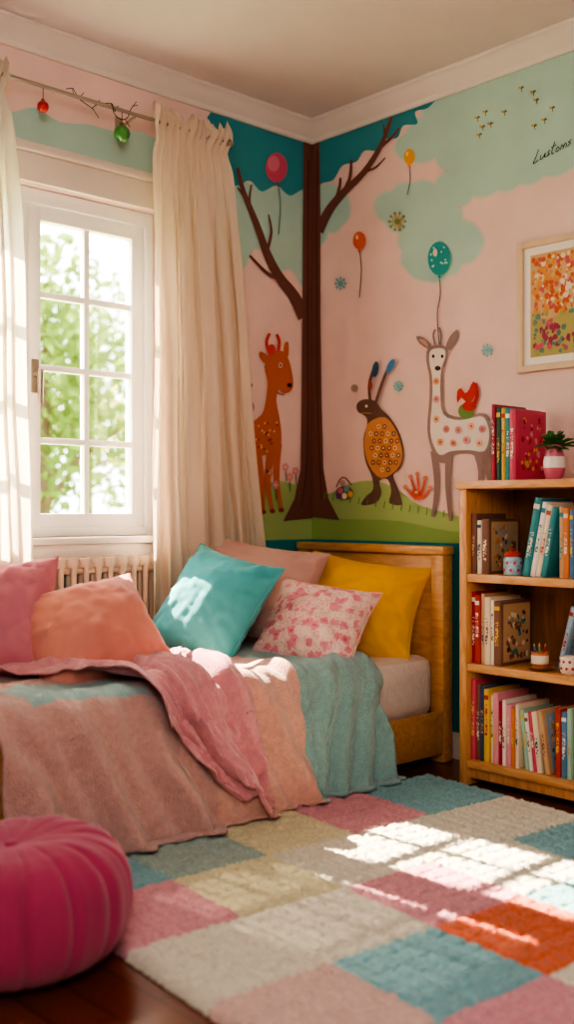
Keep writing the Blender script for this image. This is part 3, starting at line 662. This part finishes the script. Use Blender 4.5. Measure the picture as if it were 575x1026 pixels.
# ------------------------------------------------------------------ BOOKS
BC = {'red': '#bb4840', 'crimson': '#b03448', 'dark green': '#35604a', 'green': '#6f9c70', 'yellow': '#e0ba5a', 'teal': '#3f9095', 'blue': '#5a84a9', 'navy': '#445576', 'cream': '#ead9bf', 'white': '#f0e8dc', 'orange': '#d88450', 'pink': '#e59aa6', 'brown': '#86604e', 'purple': '#7b587f', 'tan': '#caa67e', 'black': '#4a403f', 'mint': '#a3c9b5', 'grey': '#a9a59e', 'rose': '#cf566e', 'light blue': '#a0c2d4'}
page = mat('page_paper', '#f0e4cd', .9, .08, 120)
def book(x, z, th, h, d, cn, label, group, lean=0, ycen=None, art=None, y1=None, rotz=0):
    yf = (y1 if y1 is not None else -.30)
    o = thing('book', label, 'book', (x, yf, z+(th*sin(lean) if lean > 0 else 0)+.0008), 0, group); o.rotation_euler = (0, lean, rotz)
    c = mat('book_'+cn.replace(' ', '_'), BC[cn], .45, .06, 20)
    bm = BM(); b = .0022
    box(bm, 0, b, .003, d, 0, h, .0006); box(bm, th-b, th, .003, d, 0, h, .0006)
    n = 6; P = [(th/2-th/2*cos(pi*i/n), .003-.0045*sin(pi*i/n)) for i in range(n+1)]
    V = [[bm.verts.new((px, py, zz)) for zz in (0, h)] for px, py in P]; Vi = [[bm.verts.new((px, py+.002, zz)) for zz in (0, h)] for px, py in P]
    for i in range(n):
        bm.faces.new((V[i][0], V[i+1][0], V[i+1][1], V[i][1])); bm.faces.new((Vi[i][0], Vi[i][1], Vi[i+1][1], Vi[i+1][0]))
        bm.faces.new((V[i][0], Vi[i][0], Vi[i+1][0], V[i+1][0])); bm.faces.new((V[i][1], V[i+1][1], Vi[i+1][1], Vi[i][1]))
    obj('cover', bm, c, o)
    bm = BM(); box(bm, b, th-b, .004, d-.004, .003, h-.003); obj('page_block', bm, page, o, smooth=False)
    tc = random.choice(['cream', 'yellow', 'white', 'tan'] if cn not in ('cream', 'white', 'yellow', 'tan', 'light blue') else ['brown', 'navy', 'teal', 'red'])
    bm = BM(); z0 = h*random.uniform(.22, .4); box(bm, th*.25, th*.75, -.0024, -.0006, z0, z0+h*random.uniform(.3, .45))
    obj('spine_title', bm, lettered(BC[cn], BC[tc]), o, smooth=False)
    if random.random() < .4:
        bm = BM(); box(bm, th*.1, th*.9, -.0022, .0005, h*.86, h*.92)
        obj('spine_band', bm, mat('band_'+tc, BC[tc], .5), o, smooth=False)
    if art:
        bm = BM(); cols = [mat('art_'+a.replace(' ', '_'), BC[a], .5) for a in art]; rr = random.Random(label)
        box(bm, th, th+.0006, .02, d-.012, h*.05, h*.95, 0, 0)
        for i in range(60):
            cy, cz, r = rr.uniform(.035, d-.03), rr.uniform(h*.12, h*.86), rr.uniform(.004, .013)
            k = rr.randint(5, 9); vs = [bm.verts.new((th+.0009+.00004*i, cy+r*cos(2*pi*j/k)*rr.uniform(.6, 1.2), cz+r*sin(2*pi*j/k)*rr.uniform(.6, 1.3))) for j in range(k)]
            f = bm.faces.new(vs); f.material_index = rr.randint(1, len(cols)-1)
        obj('cover_art', bm, cols, o, smooth=False)
    return o
ORD = ['first', 'second', 'third', 'fourth', 'fifth', 'sixth', 'seventh', 'eighth', 'ninth', 'tenth', 'eleventh', 'twelfth', 'thirteenth', 'fourteenth', 'fifteenth', 'sixteenth', 'seventeenth', 'eighteenth', 'nineteenth', 'twentieth', 'twenty-first', 'twenty-second', 'twenty-third']
def row(x, z, specs, where, group, start=0, y1=-.30):
    for i, sp in enumerate(specs):
        th, h, d, cn = sp[:4]; lean = sp[4] if len(sp) > 4 else 0; art = sp[5] if len(sp) > 5 else None
        form = ('leaning ' if lean else 'upright ')+('thin ' if th < .018 else '')
        lab = f"{form}{cn} book, {ORD[i+start]} from the left {where}"
        book(x, z, th, h, d, cn, lab, group, lean, art=art, y1=y1-random.uniform(0, .012))
        x += th/cos(lean)+.0015+(sp[6] if len(sp) > 6 else 0)
    return x
row(1.238, 1.145, [(.016, .285, .2, 'crimson'), (.02, .275, .2, 'dark green'), (.016, .27, .19, 'yellow'), (.022, .268, .2, 'teal'), (.026, .262, .2, 'rose', 0, ['rose', 'yellow', 'pink', 'crimson', 'rose'])], 'on top of the bookcase', 'books on top of the bookcase', y1=-.26)
row(1.172, .797, [(.024, .225, .19, 'brown'), (.02, .2, .18, 'cream'), (.03, .205, .2, 'brown', 0, ['tan', 'brown', 'orange', 'grey', 'cream'])], 'on the upper shelf', 'books on the upper shelf')
row(1.40, .797, [(.03, .285, .19, 'teal', .2, ['light blue', 'teal', 'cream', 'dark green', 'tan']), (.02, .27, .19, 'white', .2), (.02, .26, .19, 'cream', .2), (.022, .25, .19, 'teal', .2, None, .05), (.018, .25, .19, 'tan'), (.02, .245, .19, 'orange'), (.016, .24, .19, 'blue'), (.022, .25, .19, 'pink'), (.02, .23, .19, 'yellow')], 'on the upper shelf', 'books on the upper shelf', 3)
row(1.172, .461, [(.018, .268, .2, 'crimson'), (.022, .255, .2, 'red'), (.016, .262, .19, 'tan'), (.024, .25, .2, 'cream'), (.014, .24, .2, 'white'), (.03, .238, .2, 'brown', 0, ['tan', 'brown', 'teal', 'cream', 'brown', 'black'])], 'on the middle shelf', 'books on the middle shelf')
row(1.492, .461, [(.02, .235, .18, 'light blue', .25, ['light blue', 'white', 'cream', 'grey', 'teal'], .062), (.024, .25, .18, 'red'), (.02, .24, .18, 'blue'), (.022, .26, .18, 'green')], 'on the middle shelf', 'books on the middle shelf', 6, y1=-.217)
row(1.172, .1, [(.02, .3, .2, 'rose'), (.016, .285, .2, 'brown'), (.02, .278, .2, 'navy'), (.024, .27, .2, 'yellow'), (.014, .25, .2, 'cream'), (.022, .262, .2, 'pink'), (.016, .232, .2, 'crimson'), (.014, .24, .2, 'white'), (.02, .226, .2, 'pink'), (.016, .215, .2, 'orange'), (.014, .23, .2, 'cream', 0, None, .026), (.018, .215, .19, 'mint', -.12), (.014, .205, .19, 'white', -.12), (.016, .212, .19, 'rose', -.12), (.02, .215, .19, 'cream', -.12, ['cream', 'orange', 'brown', 'light blue', 'tan'], .012), (.02, .22, .19, 'tan', -.16, ['light blue', 'orange', 'brown', 'cream', 'tan'], .02), (.02, .24, .19, 'red'), (.022, .23, .19, 'blue'), (.018, .245, .19, 'mint')], 'on the bottom shelf', 'books on the bottom shelf')
for i, (cn, z, h) in enumerate((('navy', 1.145, .03), ('pink', 1.176, .024), ('tan', 1.201, .02))):
    b = book(1.62, z, h, .15, .2, cn, f"{['bottom', 'middle', 'top'][i]} {cn} book of the flat stack right of the plant", 'flat stack on top of the bookcase', y1=-.24)
    b.rotation_euler = (0, R_(-90), 0); b.location.x = 1.575+.15; b.location.z = z+.0008
# ------------------------------------------------------------------ SMALL THINGS
pt = thing('potted_plant', 'small leafy green plant in a pink and white pot on the bookcase', 'plant', (1.51, -.27, 1.1458))
bm = BM(); lathe(bm, [(0, 0), (.024, 0), (.031, .01), (.037, .035), (.037, .065), (.031, .095), (.028, .112), (.031, .122), (.027, .122), (.025, .11), (0, .108)], 28); obj('pot', bm, mat('pot_pink', '#d9738c', .35, .05, coat=.3), pt)
bm = BM(); lathe(bm, [(.0385, .04), (.0385, .062), (.0355, .08), (.0345, .08), (.037, .04), (.0385, .04)], 28); obj('rim_band', bm, mat('pot_white', '#f4ebe0', .4), pt, label='white band')
bm = BM()
for i in range(54):
    a = random.random()*2*pi; L = random.uniform(.05, .105); e = random.uniform(.2, 1.35); w = L*.2
    d = Vector((cos(a)*cos(e), sin(a)*cos(e), sin(e))); s = Vector((-sin(a), cos(a), 0)); b0 = Vector((0, 0, .105))
    P = [b0, b0+d*L*.4+s*w, b0+d*L*.75+s*w*.8-Vector((0, 0, L*.1)), b0+d*L-Vector((0, 0, L*.3)), b0+d*L*.75-s*w*.8-Vector((0, 0, L*.1)), b0+d*L*.4-s*w]
    bm.faces.new([bm.verts.new(p) for p in P])
obj('foliage', bm, mat('leaf_green', '#4a7c40', .5, .3, 30), pt, smooth=False)
def jar(x, y, z, s, lab, c1, c2, lidc):
    j = thing('jar', lab, 'jar', (x, y, z+.001)); bm = BM(); lathe(bm, [(0, 0), (.026*s, 0), (.031*s, .006*s), (.032*s, .03*s), (.031*s, .055*s), (.026*s, .062*s), (0, .062*s)], 26); obj('jar_body', bm, mat('jar_'+c1, BC[c1], .35, .4, 70, coat=.4), j)
    bm = BM()
    for i in range(16):
        a = i*2*pi/16; zz = (.018 if i % 2 else .042)*s; r = .0325*s; t = Vector((-sin(a), cos(a), 0)); c = Vector((r*cos(a), r*sin(a), zz))
        bm.faces.new([bm.verts.new(c+(t*cos(q)+Vector((0, 0, 1))*sin(q))*.006*s) for q in [2*pi*k/7 for k in range(7)]])
    obj('painted_dots', bm, mat('jar_dots_'+c2, BC[c2], .4), j, smooth=False)
    bm = BM(); lathe(bm, [(.028*s, .062*s), (.029*s, .07*s), (.022*s, .078*s), (.008*s, .08*s), (.009*s, .09*s), (0, .092*s)], 24); obj('lid', bm, mat('lid_'+lidc, BC[lidc], .4, coat=.3), j)
jar(1.345, -.285, .797, 1.1, 'small painted jar with a red lid on the upper shelf', 'light blue', 'rose', 'red')
PX, PY = 1.455, -.278
pl = thing('plate', 'round brown saucer holding a pencil cup on the middle shelf', 'plate', (PX, PY, .4615))
bm = BM(); lathe(bm, [(0, 0), (.03, 0), (.042, .008), (.050, .014), (.048, .017), (.03, .006), (0, .005)], 32); obj('saucer', bm, mat('saucer_tan', '#9c6b42', .4), pl)
cup = thing('pencil_cup', 'orange and cream cup of pencils standing on the brown saucer', 'cup', (PX, PY, .4675))
bm = BM(); lathe(bm, [(0, 0), (.02, 0), (.027, .01), (.03, .035), (.031, .06), (.0285, .06), (.027, .03), (.018, .006), (0, .006)], 28); obj('cup_body', bm, mat('cup_orange', '#d9875a', .4, coat=.3), cup)
bm = BM(); lathe(bm, [(.0296, .02), (.0305, .03), (.031, .045), (.0316, .05), (.0316, .02), (.0296, .02)], 28); obj('stripe', bm, mat('cup_cream', '#ecdcc4', .4), cup)
for i, (dx, dy, c) in enumerate(((.012, .004, 'red'), (-.008, .01, 'yellow'), (-.01, -.008, 'blue'), (.006, -.012, 'green'))):
    p = thing('pencil', f'{c} pencil in the cup on the middle shelf', 'pencil', (PX+dx*.5, PY+dy*.5, .475), 0, 'pencils in the cup')
    bm = BM(); tube(bm, [(0, 0, 0), (dx, dy, .075)], .003, 6); obj('barrel', bm, mat('pencil_'+c, BC[c], .4), p)
    bm = BM(); tube(bm, [(dx, dy, .075), (dx*1.13, dy*1.13, .085)], [.003, .0005], 6); obj('tip', bm, mat('pencil_wood', '#d5ab78', .6), p)
mg = thing('mug', 'white mug with red dots and a red handle on the middle shelf', 'mug', (1.568, -.268, .462))
bm = BM(); lathe(bm, [(0, 0), (.024, 0), (.03, .008), (.033, .03), (.031, .06), (.029, .06), (.03, .03), (.02, .006), (0, .006)], 28); obj('mug_body', bm, mat('mug_white', '#efe2d4', .35, .1, 60, coat=.4), mg)
bm = BM()
for i in range(20):
    a = i*2*pi/20; zz = (.02, .044)[i % 2]; r = .0337; tt = Vector((-sin(a), cos(a), 0)); c = Vector((r*cos(a), r*sin(a), zz))
    bm.faces.new([bm.verts.new(c+(tt*cos(q)+Vector((0, 0, 1))*sin(q))*.0055) for q in [2*pi*k/7 for k in range(7)]])
obj('painted_dots', bm, mat('mug_dots', '#c24a40', .4), mg, smooth=False)
bm = BM(); tube(bm, [(.03, 0, .05), (.045, 0, .05), (.052, 0, .035), (.045, 0, .018), (.031, 0, .015)], .0045, 8); obj('handle', bm, mat('mug_red', '#b3443a', .4), mg)
# ------------------------------------------------------------------ PICTURE
pf = thing('picture_frame', 'framed floral picture with pale wood frame above the bookcase', 'picture', (1.39, -.002, 1.575))
bm = BM(); w2, hh, t = .21, .51, .026
box(bm, -w2, -w2+t, -.024, 0, 0, hh, .003); box(bm, w2-t, w2, -.024, 0, 0, hh, .003); box(bm, -w2+t-.001, w2-t+.001, -.0235, 0, 0, t, .003); box(bm, -w2+t-.001, w2-t+.001, -.0235, 0, hh-t, hh, .003)
obj('frame', bm, mat('frame_pale', '#e3c9a8', .45, .08, 12), pf)
bm = BM(); box(bm, -w2+t-.001, w2-t+.001, -.010, -.002, t-.001, hh-t+.001); obj('mat_board', bm, mat('matboard', '#f7efe4', .9, .02), pf, smooth=False)
bm = BM(); ah = ['#dcb98a', '#d87050', '#e2a25c', '#d8687a', '#6f9884', '#a85064', '#f0e2c6', '#a9b070', '#bdb274']
mr = t+.03; box(bm, -w2+mr, w2-mr, -.0112, -.010, mr, hh-mr)
f = bm.faces.new([bm.verts.new((x, -.0114, z)) for x, z in ((-w2+mr, mr), (w2-mr, mr), (w2-mr, mr+.15), (.03, mr+.17), (-.07, mr+.14), (-w2+mr, mr+.16))]); f.material_index = 8
rr = random.Random(3)
for i in range(520):
    cx = rr.uniform(-w2+mr+.012, w2-mr-.012); cz = rr.uniform(mr+.012, hh-mr-.012); rel = (cz-mr)/(hh-2*mr)
    if rel < .42 and rr.random() < .35: continue
    k = rr.choice([1, 1, 2, 2, 3, 6, 2]) if rel > .42 else (rr.choice([5, 5, 3, 5, 4]) if .1 < rel < .32 else rr.choice([4, 7, 3])); r = rr.uniform(.005, .013); n = rr.choice([5, 6, 8])
    f = bm.faces.new([bm.verts.new((cx+r*cos(2*pi*j/n), -.0118-.000004*i, cz+r*sin(2*pi*j/n)*rr.uniform(.7, 1.4))) for j in range(n)]); f.material_index = k
obj('artwork', bm, [mat('pic_'+h.strip('#'), h, .7) for h in ah], pf, smooth=False)
# ------------------------------------------------------------------ OUTSIDE
bm = BM(); box(bm, -30, -.25, -20, 25, -.6, -.5); g = struct(obj('ground', bm, mat('lawn', '#8da468', .9, .2), smooth=False))
lf = cloth('leaf_outside', '#6f8440', .5); lf2 = cloth('leaf_outside_pale', '#a39c50', .5); bark = mat('bark', '#5c4a38', .9)
def tree(x, y, h, r, m, lab, seed):
    rr = random.Random(seed); t = thing('tree', lab, 'tree', (x, y, -.5))
    bm = BM(); tube(bm, [(0, 0, 0), (.05, 0, h*.5), (0, .08, h*.85)], [.12, .08, .03], 8)
    for i in range(7):
        a = i*.9; z = h*(.35+.07*i); tube(bm, [(0, 0, z), (cos(a)*r*.5, sin(a)*r*.5, z+.4), (cos(a)*r*.8, sin(a)*r*.8, z+.7)], [.05, .03, .01], 6)
    obj('trunk', bm, bark, t)
    bm = BM()
    for i in range(2600):
        d = Vector((rr.gauss(0, 1), rr.gauss(0, 1), rr.gauss(0, 1))).normalized()*r*rr.uniform(.3, 1)
        c = Vector((d.x, d.y, h*.66+d.z*1.35)); c += Vector((fbm(c.x, c.y, c.z+seed), fbm(c.y, c.z, seed), 0))*.4
        a = Vector((rr.gauss(0, 1), rr.gauss(0, 1), rr.gauss(0, 1))).normalized(); b = a.cross(Vector((rr.gauss(0, 1), rr.gauss(0, 1), .3))).normalized(); L = rr.uniform(.06, .1)
        bm.faces.new([bm.verts.new(p) for p in (c-a*L, c+b*L*.45, c+a*L, c-b*L*.45)])
    obj('foliage', bm, m, t, smooth=False)
tree(-6.2, 2.1, 4.3, 1.2, lf, 'sunlit green tree seen through the left panes', 1)
tree(-7.2, 5.0, 4.8, 1.3, lf2, 'yellow-green tree seen through the right panes', 2)
tree(-11.5, 6.0, 5.2, 1.7, lf, 'distant green tree between the two nearer trees', 3)
# ------------------------------------------------------------------ LIGHT
def area(loc, target, size, energy, col, sy=None):
    l = bpy.data.lights.new('helper_light', 'AREA'); l.size = size; l.energy = energy; l.color = col
    if sy: l.shape = 'RECTANGLE'; l.size_y = sy
    o = bpy.data.objects.new('helper_light', l); COL.objects.link(o); o.location = loc
    o.rotation_euler = (Vector(target)-Vector(loc)).to_track_quat('-Z', 'Y').to_euler(); return o
s = bpy.data.lights.new('sun', 'SUN'); s.energy = 36; s.angle = R_(.45); s.color = (1, .83, .62)
so = bpy.data.objects.new('sun', s); COL.objects.link(so); so.location = (-6, -2, 6); so.rotation_euler = Vector((1, .08, -.93)).to_track_quat('-Z', 'Y').to_euler()
p = area((-.19, -1.51, 1.6), (1, -1.51, 1.6), 1.2, 10, (1, 1, 1), 1.34); p.data.cycles.is_portal = True  # unseen portal added in the window opening, guides sky light sampling
area((3.9, -3.7, 2.1), (.9, -.3, 1.3), 1.2, 36, (1, .93, .87))  # unseen fill added behind the camera to brighten the room, no fixture here
w = bpy.data.worlds.new('world'); bpy.context.scene.world = w; w.use_nodes = True
bg = w.node_tree.nodes['Background']; bg.inputs['Color'].default_value = (.95, .97, 1, 1); bg.inputs['Strength'].default_value = 7
# ------------------------------------------------------------------ CAMERA
cd = bpy.data.cameras.new('camera'); cam = bpy.data.objects.new('camera', cd); COL.objects.link(cam); cam.location = CAM
cam.rotation_euler = (pi/2, 0, math.atan2(-FX, FY)); cd.sensor_fit = 'VERTICAL'; cd.sensor_height = 36; cd.lens = 36*FP/1026; cd.shift_y = -(513-V0)/1026
cd.dof.use_dof = True; cd.dof.focus_distance = 4.0; cd.dof.aperture_fstop = 1.4; cd.clip_start = .05
bpy.context.scene.camera = cam
vs = bpy.context.scene.view_settings
vs.view_transform = 'AgX'
try: vs.look = 'AgX - High Contrast'
except Exception: pass
vs.exposure = .25
